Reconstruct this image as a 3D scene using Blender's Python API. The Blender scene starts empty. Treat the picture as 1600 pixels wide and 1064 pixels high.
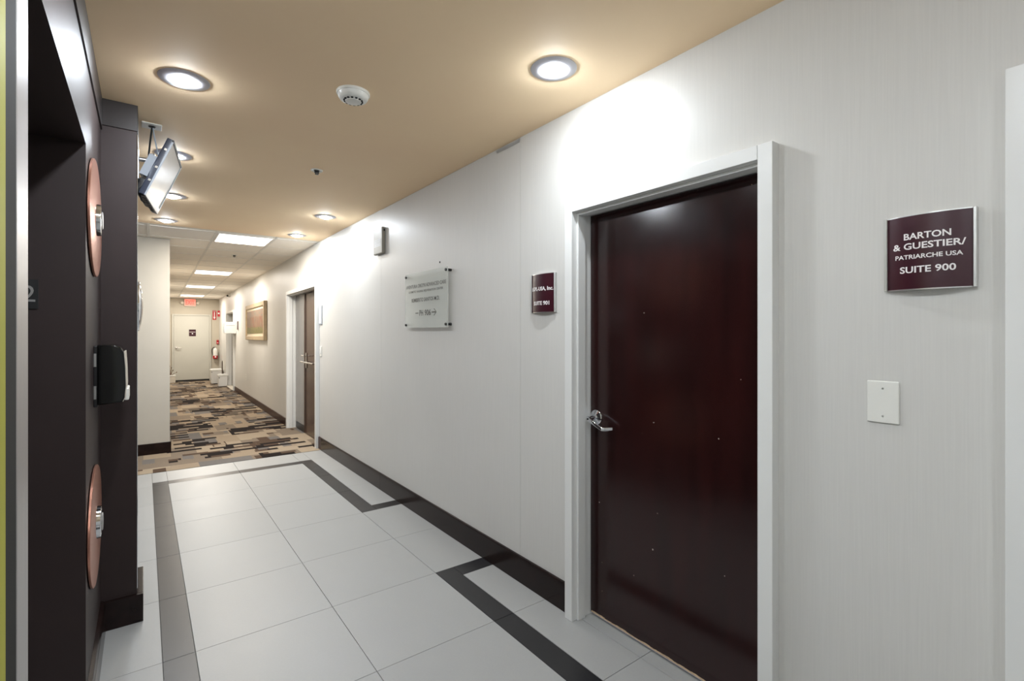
import bpy, bmesh, math, random
from mathutils import Vector, Matrix

random.seed(7)
S = bpy.context.scene
COL = S.collection
PI = math.pi

# ------------------------------------------------------------------ camera, world, exposure
cam = bpy.data.cameras.new('camera')
cam.sensor_width = 36.0
cam.lens = 767.24 / 1600 * 36
cam.shift_y = -12.0 / 1600
cam.clip_start = 0.02
camo = bpy.data.objects.new('camera', cam)
camo.location = (0, 0, 1.45)
camo.rotation_euler = (PI / 2, 0, -0.64334)
COL.objects.link(camo)
S.camera = camo

world = bpy.data.worlds.new('world')
S.world = world
world.use_nodes = True
world.node_tree.nodes['Background'].inputs[0].default_value = (0.9, 0.92, 1.0, 1)
world.node_tree.nodes['Background'].inputs[1].default_value = 0.15

S.view_settings.view_transform = 'Standard'
S.view_settings.look = 'None'
S.view_settings.exposure = 0.30
S.view_settings.gamma = 1.0
S.view_settings.use_curve_mapping = False

DOWN_L = 440.0       # radiance of a lit downlight dome
PANEL_W = 38.0       # one ceiling light panel in the corridor
DOWN_C = (0.86, 0.93, 1.0)
PANEL_C = (1.0, 0.93, 0.83)

# the corridor beyond the lobby runs off at a very slight angle and fall
Y0 = 6.30
KX, KZ = 0.015, 0.0055
H = 2.592            # ceiling height
XR = 1.76            # right wall
XL = -0.168          # elevator wall


def hall(p):
    x, y, z = p
    d = max(0.0, y - Y0)
    return (x + KX * d, y, z - KZ * d)


# ------------------------------------------------------------------ mesh helpers
def newbm():
    return bmesh.new()


def box(bm, x0, x1, y0, y1, z0, z1, bev=0.0, seg=2):
    vs = [bm.verts.new((x, y, z)) for x in (x0, x1) for y in (y0, y1) for z in (z0, z1)]
    f = [(0, 1, 3, 2), (4, 6, 7, 5), (0, 4, 5, 1), (2, 3, 7, 6), (0, 2, 6, 4), (1, 5, 7, 3)]
    fs = [bm.faces.new([vs[i] for i in q]) for q in f]
    if bev > 0:
        es = set(e for q in fs for e in q.edges)
        bmesh.ops.bevel(bm, geom=list(es), offset=bev, segments=seg, profile=0.5, affect='EDGES')
    return bm


def lathe(bm, prof, loc=(0, 0, 0), axis='z', n=40):
    """prof: list of (radius, height); axis: direction of height"""
    def m(r, h, a):
        u, v = r * math.cos(a), r * math.sin(a)
        if axis == 'z': q = (u, v, h)
        elif axis == 'x': q = (h, u, v)
        else: q = (v, h, u)
        return (q[0] + loc[0], q[1] + loc[1], q[2] + loc[2])
    rings = []
    for r, h in prof:
        if r < 1e-6:
            rings.append([bm.verts.new(m(0, h, 0))])
        else:
            rings.append([bm.verts.new(m(r, h, 2 * PI * k / n)) for k in range(n)])
    for a, b in zip(rings, rings[1:]):
        for k in range(n):
            k2 = (k + 1) % n
            if len(a) == 1 and len(b) == 1: continue
            if len(a) == 1: bm.faces.new((a[0], b[k], b[k2]))
            elif len(b) == 1: bm.faces.new((a[k], b[0], a[k2]))
            else: bm.faces.new((a[k], b[k], b[k2], a[k2]))
    return bm


def tube(bm, pts, r, n=10, cap=True):
    pts = [Vector(p) for p in pts]
    rings = []
    prev = None
    for i, p in enumerate(pts):
        if i == 0: t = pts[1] - p
        elif i == len(pts) - 1: t = p - pts[-2]
        else: t = (pts[i + 1] - p).normalized() + (p - pts[i - 1]).normalized()
        t.normalize()
        ref = Vector((0, 0, 1)) if abs(t.z) < 0.9 else Vector((1, 0, 0))
        u = t.cross(ref).normalized()
        if prev is not None and u.dot(prev) < 0 and abs(u.dot(prev)) > 0.5: u = -u
        prev = u
        w = t.cross(u).normalized()
        rr = r[i] if isinstance(r, (list, tuple)) else r
        rings.append([bm.verts.new(p + (u * math.cos(2 * PI * k / n) + w * math.sin(2 * PI * k / n)) * rr) for k in range(n)])
    for a, b in zip(rings, rings[1:]):
        for k in range(n):
            k2 = (k + 1) % n
            bm.faces.new((a[k], a[k2], b[k2], b[k]))
    if cap:
        bm.faces.new(rings[0][::-1]); bm.faces.new(rings[-1])
    return bm


def prism(bm, poly, axis, a, b):
    """poly: list of 2D points in the plane across axis, extruded from a to b"""
    def m(p, h):
        if axis == 'x': return (h, p[0], p[1])
        if axis == 'y': return (p[0], h, p[1])
        return (p[0], p[1], h)
    A = [bm.verts.new(m(p, a)) for p in poly]
    B = [bm.verts.new(m(p, b)) for p in poly]
    n = len(poly)
    bm.faces.new(A[::-1]); bm.faces.new(B)
    for k in range(n):
        bm.faces.new((A[k], A[(k + 1) % n], B[(k + 1) % n], B[k]))
    return bm


def smooth(me, ang=35):
    for p in me.polygons: p.use_smooth = True
    b = bmesh.new(); b.from_mesh(me)
    for e in b.edges:
        if len(e.link_faces) == 2:
            e.smooth = e.calc_face_angle(0) < math.radians(ang)
        else:
            e.smooth = False
    b.to_mesh(me); b.free()


def base_of(parent):
    b = parent
    while b.parent: b = b.parent
    return Vector(b.location)


def obj(name, bm, mat, parent=None, inhall=False, sm=True):
    """links a bmesh given in place coordinates as ONE mesh object"""
    if isinstance(bm, bpy.types.Mesh):
        me = bm
    else:
        bmesh.ops.recalc_face_normals(bm, faces=bm.faces[:])
        me = bpy.data.meshes.new(name); bm.to_mesh(me); bm.free()
    if inhall:
        for v in me.vertices: v.co = hall(v.co)
    if sm: smooth(me)
    me.materials.clear(); me.materials.append(mat)
    o = bpy.data.objects.new(name, me); COL.objects.link(o)
    if sm:
        wn = o.modifiers.new('weighted', 'WEIGHTED_NORMAL'); wn.keep_sharp = True
    if parent is not None:
        o.parent = parent
        me.transform(Matrix.Translation(-base_of(parent)))
    else:
        c = sum((Vector(v.co) for v in me.vertices), Vector()) / max(1, len(me.vertices))
        c.z = min(v.co.z for v in me.vertices)
        me.transform(Matrix.Translation(-c)); o.location = c
    return o


def tag(o, label, cat, group=None):
    o['label'] = label; o['category'] = cat
    if group: o['group'] = group
    return o


def thing(name, label, cat, loc, group=None, inhall=False):
    o = bpy.data.objects.new(name, None); COL.objects.link(o)
    o.empty_display_size = 0.05
    o.location = hall(loc) if inhall else loc
    return tag(o, label, cat, group)


def struct(name, bm, mat, label=None, inhall=False, sm=True):
    o = obj(name, bm, mat, None, inhall, sm)
    o['kind'] = 'structure'
    if label: o['label'] = label
    return o


def sroot(name, label, loc, inhall=False):
    o = bpy.data.objects.new(name, None); COL.objects.link(o)
    o.empty_display_size = 0.05
    o.location = hall(loc) if inhall else loc
    o['kind'] = 'structure'; o['label'] = label
    return o


def text_mesh(body, width, height, bold=0.0, depth=0.0006, align_w=True):
    """flat lettering centred on the origin, x right, y up, scaled to width x height"""
    cu = bpy.data.curves.new('lettering', 'FONT')
    cu.body = body; cu.size = 1; cu.offset = bold; cu.extrude = 0.001; cu.resolution_u = 3
    t = bpy.data.objects.new('lettering_tmp', cu); COL.objects.link(t)
    dg = bpy.context.evaluated_depsgraph_get(); dg.update()
    me = bpy.data.meshes.new_from_object(t.evaluated_get(dg))
    COL.objects.unlink(t); bpy.data.objects.remove(t); bpy.data.curves.remove(cu)
    xs = [v.co.x for v in me.vertices]; ys = [v.co.y for v in me.vertices]
    cx, cy = (min(xs) + max(xs)) / 2, (min(ys) + max(ys)) / 2
    sx = width / (max(xs) - min(xs)); sy = height / (max(ys) - min(ys))
    for v in me.vertices:
        v.co = ((v.co.x - cx) * sx, (v.co.y - cy) * sy, (0 if v.co.z < 0 else depth))
    return me


def text_on_right(me, x, y, z, bend=None):
    """text facing -X; bend = function of (y) giving the outward bulge"""
    for v in me.vertices:
        a, b, c = v.co
        yy = y - a
        v.co = (x - c - (bend(yy) if bend else 0), yy, z + b)
    return me


def text_on_front(me, x, y, z):
    """text facing -Y"""
    for v in me.vertices:
        a, b, c = v.co
        v.co = (x + a, y - c, z + b)
    return me


# ------------------------------------------------------------------ materials
def srgb(r, g, b):
    f = lambda c: (c / 255 / 12.92) if c / 255 <= 0.04045 else ((c / 255 + 0.055) / 1.055) ** 2.4
    return (f(r), f(g), f(b), 1)


class N:
    """small node-building helper"""
    def __init__(s, name):
        s.m = bpy.data.materials.new(name); s.m.use_nodes = True
        s.t = s.m.node_tree; s.b = s.t.nodes['Principled BSDF']
        s.out = s.t.nodes['Material Output']
    def n(s, typ, **k):
        q = s.t.nodes.new(typ)
        for a, v in k.items(): setattr(q, a, v)
        return q
    def l(s, a, b): s.t.links.new(a, b)
    def set(s, **k):
        for a, v in k.items():
            s.b.inputs[a.replace('_', ' ')].default_value = v
        return s
    def coord(s, scale=(1, 1, 1), kind='Object'):
        if kind == 'World':
            g = s.n('ShaderNodeNewGeometry').outputs['Position']
        else:
            g = s.n('ShaderNodeTexCoord').outputs[kind]
        mp = s.n('ShaderNodeMapping'); mp.inputs['Scale'].default_value = scale
        s.l(g, mp.inputs['Vector']); return mp.outputs['Vector']
    def noise(s, vec, scale, detail=4, rough=0.5):
        q = s.n('ShaderNodeTexNoise'); q.inputs['Scale'].default_value = scale
        q.inputs['Detail'].default_value = detail; q.inputs['Roughness'].default_value = rough
        s.l(vec, q.inputs['Vector']); return q.outputs['Fac']
    def ramp(s, fac, stops, interp='LINEAR'):
        q = s.n('ShaderNodeValToRGB'); q.color_ramp.interpolation = interp
        e = q.color_ramp.elements
        while len(e) > 1: e.remove(e[-1])
        for i, (p, c) in enumerate(stops):
            if i == 0: e[0].position = p; e[0].color = c
            else:
                x = e.new(p); x.color = c
        s.l(fac, q.inputs['Fac']); return q.outputs['Color']
    def bump(s, h, strength=0.1, dist=0.002):
        q = s.n('ShaderNodeBump'); q.inputs['Strength'].default_value = strength
        q.inputs['Distance'].default_value = dist
        s.l(h, q.inputs['Height']); s.l(q.outputs['Normal'], s.b.inputs['Normal'])
    def math(s, op, a, b=None):
        q = s.n('ShaderNodeMath', operation=op)
        for i, v in enumerate((a, b)):
            if v is None: continue
            if isinstance(v, (int, float)): q.inputs[i].default_value = v
            else: s.l(v, q.inputs[i])
        return q.outputs[0]
    def mix(s, f, a, b):
        q = s.n('ShaderNodeMix', data_type='RGBA')
        if isinstance(f, (int, float)): q.inputs[0].default_value = f
        else: s.l(f, q.inputs[0])
        for i, v in ((6, a), (7, b)):
            if isinstance(v, tuple): q.inputs[i].default_value = v
            else: s.l(v, q.inputs[i])
        return q.outputs[2]


def vary(c, k):
    return tuple(min(1, x * k) for x in c[:3]) + (1,)


def paint(name, c, rough=0.5, var=0.06, scale=6, bumps=0.03, metal=0.0, stretch=(1, 1, 1), spec=0.5, kind='World'):
    q = N(name); v = q.coord(stretch, kind); f = q.noise(v, scale)
    q.l(q.ramp(f, [(0.3, vary(c, 1 - var)), (0.7, vary(c, 1 + var))]), q.b.inputs['Base Color'])
    q.set(Roughness=rough, Metallic=metal); q.b.inputs['Specular IOR Level'].default_value = spec
    if bumps: q.bump(q.noise(v, scale * 18, 3), bumps, 0.002)
    return q.m


def emit(name, c, strength):
    q = N(name)
    q.b.inputs['Base Color'].default_value = c
    q.b.inputs['Emission Color'].default_value = c
    q.b.inputs['Emission Strength'].default_value = strength
    q.set(Roughness=0.4)
    return q.m


def make_wallpaper():
    q = N('linen_wallpaper')
    v = q.coord((260, 260, 5), 'World'); v2 = q.coord((1, 1, 1), 'World'); v3 = q.coord((6, 6, 300), 'World')
    f = q.noise(v, 1.0, 3); g = q.noise(v2, 1.3, 4); h = q.noise(v3, 1.0, 2)
    c = srgb(208, 206, 201)
    a = q.ramp(f, [(0.3, vary(c, 0.95)), (0.7, vary(c, 1.03))])
    b = q.ramp(g, [(0.35, vary(c, 0.965)), (0.65, vary(c, 1.03))])
    m = q.n('ShaderNodeMix', data_type='RGBA', blend_type='MIX'); m.inputs[0].default_value = 0.5
    q.l(a, m.inputs[6]); q.l(b, m.inputs[7]); q.l(m.outputs[2], q.b.inputs['Base Color'])
    q.set(Roughness=0.42); q.b.inputs['Specular IOR Level'].default_value = 0.35
    q.bump(q.math('ADD', f, h), 0.06, 0.001)
    return q.m


def make_tile(name, c, rough, var):
    q = N(name); v = q.coord((1, 1, 1), 'World')
    info = q.n('ShaderNodeObjectInfo')
    f = q.noise(v, 5, 5, 0.6); g = q.noise(v, 120, 3)
    a = q.ramp(f, [(0.3, vary(c, 1 - var)), (0.7, vary(c, 1 + var))])
    b = q.ramp(g, [(0.35, vary(c, 1 - var)), (0.65, vary(c, 1 + var))])
    m = q.mix(0.4, a, b)
    hs = q.n('ShaderNodeHueSaturation')
    q.l(q.math('ADD', q.math('MULTIPLY', info.outputs['Random'], 0.05), 0.975), hs.inputs['Value'])
    q.l(m, hs.inputs['Color']); q.l(hs.outputs['Color'], q.b.inputs['Base Color'])
    rr = q.math('ADD', q.math('MULTIPLY', f, 0.12), rough - 0.06)
    q.l(rr, q.b.inputs['Roughness'])
    q.bump(g, 0.03, 0.001)
    return q.m


def make_carpet():
    q = N('patterned_carpet')
    sep = q.n('ShaderNodeSeparateXYZ'); q.l(q.n('ShaderNodeNewGeometry').outputs['Position'], sep.inputs[0])
    X, Y = sep.outputs[0], sep.outputs[1]

    def cells(w, h, seed, ox=0.0, oy=0.0):
        row = q.math('FLOOR', q.math('DIVIDE', q.math('ADD', Y, oy), h))
        wn = q.n('ShaderNodeTexWhiteNoise', noise_dimensions='2D')
        cb = q.n('ShaderNodeCombineXYZ'); q.l(row, cb.inputs[0]); cb.inputs[1].default_value = seed
        q.l(cb.outputs[0], wn.inputs['Vector'])
        col = q.math('FLOOR', q.math('ADD', q.math('DIVIDE', q.math('ADD', X, ox), w), q.math('MULTIPLY', wn.outputs['Value'], 7.0)))
        wn2 = q.n('ShaderNodeTexWhiteNoise', noise_dimensions='3D')
        cb2 = q.n('ShaderNodeCombineXYZ'); q.l(row, cb2.inputs[0]); q.l(col, cb2.inputs[1]); cb2.inputs[2].default_value = seed + 0.5
        q.l(cb2.outputs[0], wn2.inputs['Vector'])
        return wn2.outputs['Value']
    tan, taupe, grey, brown, black, sand = (srgb(150, 134, 114), srgb(126, 113, 99), srgb(112, 107, 103), srgb(84, 68, 56), srgb(34, 28, 26), srgb(160, 145, 125))
    blocks = q.ramp(cells(0.26, 0.50, 3), [(0, tan), (0.25, taupe), (0.48, grey), (0.64, sand), (0.86, taupe)], 'CONSTANT')
    small = q.ramp(cells(0.13, 0.25, 9), [(0, brown), (0.3, taupe), (0.6, tan), (0.8, grey)], 'CONSTANT')
    msk = q.math('GREATER_THAN', cells(0.16, 0.28, 21), 0.70)
    c1 = q.mix(msk, blocks, small)
    dash = q.ramp(cells(0.30, 0.095, 14), [(0, black), (0.4, brown), (0.7, black)], 'CONSTANT')
    on = q.math('GREATER_THAN', cells(0.26, 0.095, 33), 0.50)
    zone = q.math('GREATER_THAN', cells(0.50, 0.665, 40), 0.38)
    c2 = q.mix(q.math('MULTIPLY', on, zone), c1, dash)
    v = q.coord((1, 1, 1), 'World')
    nz = q.noise(v, 260, 2)
    hs = q.n('ShaderNodeHueSaturation'); q.l(c2, hs.inputs['Color'])
    q.l(q.math('ADD', q.math('MULTIPLY', nz, 0.7), 0.62), hs.inputs['Value'])
    q.l(hs.outputs['Color'], q.b.inputs['Base Color'])
    q.set(Roughness=0.95); q.b.inputs['Specular IOR Level'].default_value = 0.1
    q.bump(nz, 0.6, 0.004)
    return q.m


def make_door_brown():
    q = N('glossy_dark_brown_door')
    v = q.coord((1, 1, 1), 'World')
    f = q.noise(q.coord((8, 8, 0.8), 'World'), 1.5, 4)
    base = q.ramp(f, [(0.3, srgb(30, 12, 12)), (0.7, srgb(44, 17, 16))])
    # small chips with bare pale wood
    ch = q.noise(v, 42, 2, 0.4)
    col = q.mix(q.math('GREATER_THAN', ch, 0.80), base, srgb(200, 190, 180))
    q.l(col, q.b.inputs['Base Color'])
    sp = q.noise(v, 300, 2)
    q.l(q.math('ADD', q.math('MULTIPLY', q.noise(v, 5, 5), 0.16), 0.10), q.b.inputs['Roughness'])
    q.bump(q.math('ADD', sp, q.noise(q.coord((1, 1, 1), 'World'), 25, 2)), 0.045, 0.001)
    q.b.inputs['Specular IOR Level'].default_value = 0.5
    return q.m


def make_painting():
    q = N('landscape_painting')
    sep = q.n('ShaderNodeSeparateXYZ'); tc = q.n('ShaderNodeTexCoord'); q.l(tc.outputs['Generated'], sep.inputs[0])
    Yc, Z = sep.outputs[1], sep.outputs[2]
    trunks = q.noise(q.coord((1, 22, 2.0), 'Generated'), 1.0, 4, 0.6)
    sky = q.ramp(trunks, [(0.3, srgb(88, 84, 76)), (0.42, srgb(126, 108, 86)), (0.52, srgb(140, 98, 74)), (0.60, srgb(112, 56, 42)), (0.72, srgb(146, 130, 98))])
    gr = q.ramp(q.noise(q.coord((1, 14, 4), 'Generated'), 2.0, 4), [(0.3, srgb(84, 84, 42)), (0.6, srgb(124, 112, 62)), (0.8, srgb(64, 68, 38))])
    mist = q.ramp(q.noise(q.coord((1, 5, 5), 'Generated'), 1.4, 4), [(0.35, srgb(118, 112, 98)), (0.65, srgb(146, 112, 92))])
    edge = q.math('ADD', Z, q.math('MULTIPLY', q.noise(q.coord((1, 9, 1), 'Generated'), 1.5), 0.22))
    low = q.math('LESS_THAN', edge, 0.38)
    high = q.math('GREATER_THAN', edge, 0.82)
    q.l(q.mix(low, q.mix(high, sky, mist), gr), q.b.inputs['Base Color'])
    q.set(Roughness=0.5)
    q.bump(trunks, 0.2, 0.003)
    return q.m


M = {}
M['wallpaper'] = make_wallpaper()
M['ceiling_tan'] = paint('tan_ceiling_paint', srgb(255, 225, 186), 0.75, 0.03, 1.5, 0.02)
M['ceiling_tile'] = paint('mineral_ceiling_tile', srgb(248, 242, 232), 0.9, 0.02, 90, 0.25)
M['grid'] = paint('white_grid_metal', srgb(226, 222, 214), 0.45, 0.02)
M['cream'] = paint('cream_wall_paint', srgb(195, 188, 175), 0.6, 0.02, 3, 0.03)
M['greige'] = paint('greige_wall_paint', srgb(184, 176, 160), 0.6, 0.02, 3, 0.03)
M['white'] = paint('white_enamel', srgb(232, 232, 230), 0.3, 0.015, 3, 0.02)
M['frame_white'] = paint('white_door_frame_paint', srgb(226, 226, 223), 0.33, 0.02, 3, 0.04)
M['plastic'] = paint('white_plastic', srgb(228, 227, 220), 0.35, 0.01, 8, 0.0)
M['plastic_ivory'] = paint('ivory_plastic', srgb(150, 146, 136), 0.5, 0.04, 20, 0.02)
M['tile'] = make_tile('porcelain_floor_tile', srgb(160, 160, 158), 0.40, 0.03)
M['tile_black'] = make_tile('black_floor_tile', srgb(30, 29, 31), 0.33, 0.12)
M['grout'] = paint('grey_grout', srgb(120, 118, 112), 0.9, 0.08, 30, 0.1)
M['carpet'] = make_carpet()
M['door'] = make_door_brown()
M['base_stone'] = paint('polished_dark_base', srgb(30, 19, 17), 0.2, 0.35, 14, 0.015, spec=0.22)
M['base_wood'] = paint('dark_wood_base', srgb(48, 23, 17), 0.3, 0.2, 9, 0.02, stretch=(8, 1, 8), spec=0.2)
M['laminate'] = paint('dark_brown_laminate', srgb(50, 40, 39), 0.50, 0.06, 5, 0.02, spec=0.3)
M['laminate_dark'] = paint('dark_bronze_panel', srgb(40, 34, 33), 0.38, 0.05, 5, 0.02)
M['matte_dark'] = paint('dark_matte_panel', srgb(46, 46, 44), 0.75, 0.05, 8, 0.02, spec=0.15)
M['olive'] = paint('yellow_green_paint', srgb(168, 166, 66), 0.6, 0.05, 3, 0.02, spec=0.2)
M['steel'] = paint('brushed_steel', srgb(186, 184, 184), 0.42, 0.04, 4, 0.02, metal=1.0, stretch=(40, 40, 1))
M['chrome'] = paint('chrome', srgb(220, 222, 226), 0.09, 0.01, 4, 0.0, metal=1.0)
M['satin_nickel'] = paint('satin_nickel', srgb(205, 202, 196), 0.25, 0.02, 4, 0.0, metal=1.0)
M['copper'] = paint('copper_plate', srgb(196, 140, 120), 0.32, 0.06, 6, 0.02, metal=0.85)
M['black_gloss'] = paint('glossy_black_plastic', srgb(12, 13, 13), 0.08, 0.1, 4, 0.0)
M['black'] = paint('black_plastic', srgb(24, 24, 25), 0.4, 0.1, 8, 0.02)
M['dark_edge'] = paint('dark_blue_grey_plastic', srgb(44, 50, 66), 0.3, 0.05, 8, 0.0)
M['grey_plastic'] = paint('grey_plastic', srgb(172, 178, 186), 0.35, 0.03, 8, 0.0)
M['maroon'] = paint('maroon_sign_face', srgb(54, 11, 25), 0.28, 0.06, 6, 0.0)
M['alu'] = paint('satin_aluminium', srgb(208, 208, 206), 0.3, 0.02, 6, 0.0, metal=1.0)
M['trim_grey'] = paint('satin_grey_trim', srgb(196, 194, 200), 0.4, 0.02, 6, 0.0)
M['letter_white'] = paint('white_lettering', srgb(238, 234, 232), 0.5, 0.01, 6, 0.0)
M['letter_dark'] = paint('dark_lettering', srgb(62, 60, 54), 0.5, 0.02, 6, 0.0)
M['wood_gold'] = paint('pale_gold_wood', srgb(176, 154, 122), 0.45, 0.12, 12, 0.03)
M['mat_board'] = paint('beige_mat_board', srgb(206, 194, 168), 0.8, 0.03, 20, 0.02)
M['painting'] = make_painting()
M['red'] = paint('red_enamel', srgb(170, 22, 32), 0.3, 0.05, 8, 0.0)
M['red_sign'] = paint('red_sign_print', srgb(176, 34, 48), 0.4, 0.03, 8, 0.0)
M['beige_box'] = paint('beige_plastic', srgb(206, 198, 184), 0.5, 0.03, 8, 0.0)
M['leaf'] = paint('brown_green_leaf', srgb(92, 66, 46), 0.6, 0.2, 40, 0.0)
M['stick'] = paint('dark_brown_wood', srgb(62, 40, 26), 0.5, 0.15, 20, 0.02)
M['grey_leaf'] = paint('grey_laminate_and_sheen', srgb(150, 146, 142), 0.25, 0.05, 6, 0.02, metal=0.35, stretch=(6, 6, 1))  # real finish of the silver-grey door, painted reflection on the double door leaf
M['brown_leaf'] = paint('brown_wood_door', srgb(72, 50, 40), 0.26, 0.14, 8, 0.02, stretch=(8, 8, 1))
M['raw_edge'] = paint('raw_wood_edge', srgb(196, 170, 138), 0.8, 0.15, 60, 0.05)
M['hole'] = paint('dark_hole', srgb(18, 17, 16), 0.8, 0.05, 8, 0.0)
M['lamp'] = emit('lit_lamp_lens', DOWN_C + (1,), DOWN_L)
M['panel'] = emit('lit_panel_diffuser', (1, 0.98, 0.94, 1), 2.2)
M['exit'] = emit('lit_exit_face', (1.0, 0.17, 0.12, 1), 0.8)
M['exit_letter'] = emit('lit_exit_letter', (1.0, 0.05, 0.03, 1), 0.9)


def make_screen():
    q = N('monitor_screen')
    q.b.inputs['Base Color'].default_value = srgb(120, 118, 114)
    q.b.inputs['Emission Color'].default_value = srgb(205, 198, 188)
    q.b.inputs['Emission Strength'].default_value = 0.22  # grey glow put in for room light reflected on the dark screen
    q.set(Roughness=0.28)
    return q.m


M['screen'] = make_screen()


def make_acrylic():
    q = N('clear_frosted_acrylic')
    q.b.inputs['Base Color'].default_value = srgb(226, 228, 220)
    q.b.inputs['Alpha'].default_value = 0.45
    q.set(Roughness=0.06)
    q.l(q.ramp(q.noise(q.coord(), 3), [(0, (0.44, 0.44, 0.44, 1)), (1, (0.48, 0.48, 0.48, 1))]), q.b.inputs['Alpha'])
    return q.m


M['acrylic'] = make_acrylic()
M['door_white'] = paint('off_white_door_paint', srgb(190, 188, 178), 0.4, 0.015, 3, 0.02)
M['wood_dull'] = M['base_wood']
M['silver_disc'] = paint('silver_blue_lens', srgb(150, 158, 168), 0.15, 0.02, 4, 0.0, metal=0.9)

# ------------------------------------------------------------------ setting: floor of the lobby
YC = 6.28           # where the carpet begins
YB = -2.6           # back of the lobby
fb = newbm(); box(fb, XL - 0.35, 1.86, YB, YC, -0.10, -0.0045)
floor = struct('floor', fb, M['grout'], 'grey grout bed under the pale lobby floor tiles')
TILES = {}


def tile_piece(name, mat, x0, x1, y0, y1, g=0.0011):
    w, d = round(x1 - x0 - 2 * g, 4), round(y1 - y0 - 2 * g, 4)
    key = (name, w, d)
    if key not in TILES:
        bm = newbm(); box(bm, -w / 2, w / 2, -d / 2, d / 2, -0.008, 0.0, 0.0008, 1)
        bmesh.ops.recalc_face_normals(bm, faces=bm.faces[:])
        me = bpy.data.meshes.new(name); bm.to_mesh(me); bm.free(); me.materials.append(mat); TILES[key] = me
    o = bpy.data.objects.new(name, TILES[key]); COL.objects.link(o)
    o.parent = floor
    o.location = Vector(((x0 + x1) / 2, (y0 + y1) / 2, 0.0)) - floor.location
    return o


yk = [2.65 + 0.62 * k for k in range(-8, 6)]           # transverse joints, ... 5.75
S0, S1, A0, A1, A2 = 0.066, 0.188, 0.188, 0.799, 1.410     # left strip, main tile columns
B0, B1 = 1.410, 1.532                                      # right strip
XW = 1.746                                                 # baseboard face
YS0, YS1 = 5.75, 5.872                                     # far strip
J1a, J1b = 3.893, 4.013                                    # far jog
J2a, J2b = 2.532, 2.652                                    # near jog
for a, b in zip(yk, yk[1:]):
    if b < YB + 0.3: continue
    tile_piece('floor_tile', M['tile'], XL - 0.30 if b < 2.3 and a > 1.2 else XL, S0, a, b)
    tile_piece('border_tile', M['tile_black'], S0, S1, a, b)
    tile_piece('floor_tile', M['tile'], A0, A1, a, b)
    tile_piece('floor_tile', M['tile'], A1, A2, a, b)
tile_piece('floor_tile', M['tile'], XL, S0, YS0, YC)
tile_piece('border_tile', M['tile_black'], S0, S1, YS0, YS1)
tile_piece('border_tile', M['tile_black'], S1, A1, YS0, YS1)
tile_piece('border_tile', M['tile_black'], A1, A2, YS0, YS1)
tile_piece('floor_tile', M['tile'], S0, S1, YS1, YC)
tile_piece('floor_tile', M['tile'], S1, A1, YS1, YC)
tile_piece('floor_tile', M['tile'], A1, A2, YS1, YC)
tile_piece('floor_tile', M['tile'], A2, B1, YS1, YC)
tile_piece('border_tile', M['tile_black'], B0, B1, YS0, YS1)
# right side, far part with strip
for a, b in ((J1a, 4.51), (4.51, 5.13), (5.13, 5.75)):
    tile_piece('border_tile', M['tile_black'], B0, B1, a, b)
tile_piece('border_tile', M['tile_black'], B1, 1.775, J1a, J1b)
for a, b in ((J1b, 4.63), (4.63, 5.25), (5.25, 5.872), (5.872, YC)):
    tile_piece('floor_tile', M['tile'], B1, 1.775, a, b)
# between the jogs no strip
for a, b in ((J2b, 3.27), (3.27, J1a)):
    tile_piece('floor_tile', M['tile'], A2, 1.775, a, b)
# near part with strip
tile_piece('border_tile', M['tile_black'], B1, 1.775, J2a, J2b)
tile_piece('border_tile', M['tile_black'], B0, B1, 2.03, J2b)
for a, b in zip(yk, yk[1:]):
    if b > 2.04 or b < YB + 0.3: continue
    tile_piece('border_tile', M['tile_black'], B0, B1, a, b)
for a, b in zip(yk, yk[1:]):
    if a > 2.0 or b < YB + 0.3: continue
    tile_piece('floor_tile', M['tile'], B1, 1.775, a, b)
    tile_piece('floor_tile', M['tile'], 1.775, 1.86, a, b)
tile_piece('floor_tile', M['tile'], B1, 1.775, 2.03, J2a)

# ------------------------------------------------------------------ setting: carpet and corridor floor
YF = 18.3
bm = newbm()
for i in range(12):
    a = YC + (YF + 0.2 - YC) * i / 12; b = YC + (YF + 0.2 - YC) * (i + 1) / 12
    box(bm, -0.5, 2.05, a, b, -0.1, 0.004)
struct('floor_carpet', bm, M['carpet'], 'patterned brown and grey corridor carpet', True, False)

# ------------------------------------------------------------------ setting: ceilings
bm = newbm(); box(bm, XL - 0.5, 2.0, YB, 6.36, H, H + 0.08)
struct('ceiling', bm, M['ceiling_tan'], 'smooth tan painted lobby ceiling')
bm = newbm(); box(bm, -0.6, 2.2, 6.36, YF + 0.3, H + 0.03, H + 0.09)
hc = struct('ceiling_corridor', bm, M['grid'], 'suspended ceiling of the corridor', True, False)
PITCH = 0.64
gx = [-0.60, 0.035, 0.66, 1.28, 1.775]
gy = [6.36, 6.49] + [6.49 + PITCH * k for k in range(1, 19)] + [YF]
gy = [y for y in gy if y <= YF]
LIT = {1, 7, 12, 17}          # rows carrying a light panel in the middle bay
for r, (a, b) in enumerate(zip(gy, gy[1:])):
    for k, (x0, x1) in enumerate(zip(gx, gx[1:])):
        if r in LIT and k == 2: continue
        bm = newbm(); box(bm, x0 + 0.011, x1 - 0.011, a + 0.011, b - 0.011, H + 0.004, H + 0.03)
        obj('ceiling_tile', bm, M['ceiling_tile'], hc, True, False)
for x in gx[1:-1] + [1.765]:
    bm = newbm(); box(bm, x - 0.012, x + 0.012 if x < 1.7 else 1.76, 6.36, YF, H, H + 0.02)
    obj('grid_bar', bm, M['grid'], hc, True, False)
for y in gy[:-1]:
    bm = newbm(); box(bm, -0.6, 1.76, y - (0.012 if y > 6.4 else 0), y + 0.012, H + 0.0004, H + 0.02)
    obj('grid_bar', bm, M['grid'], hc, True, False)

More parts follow.
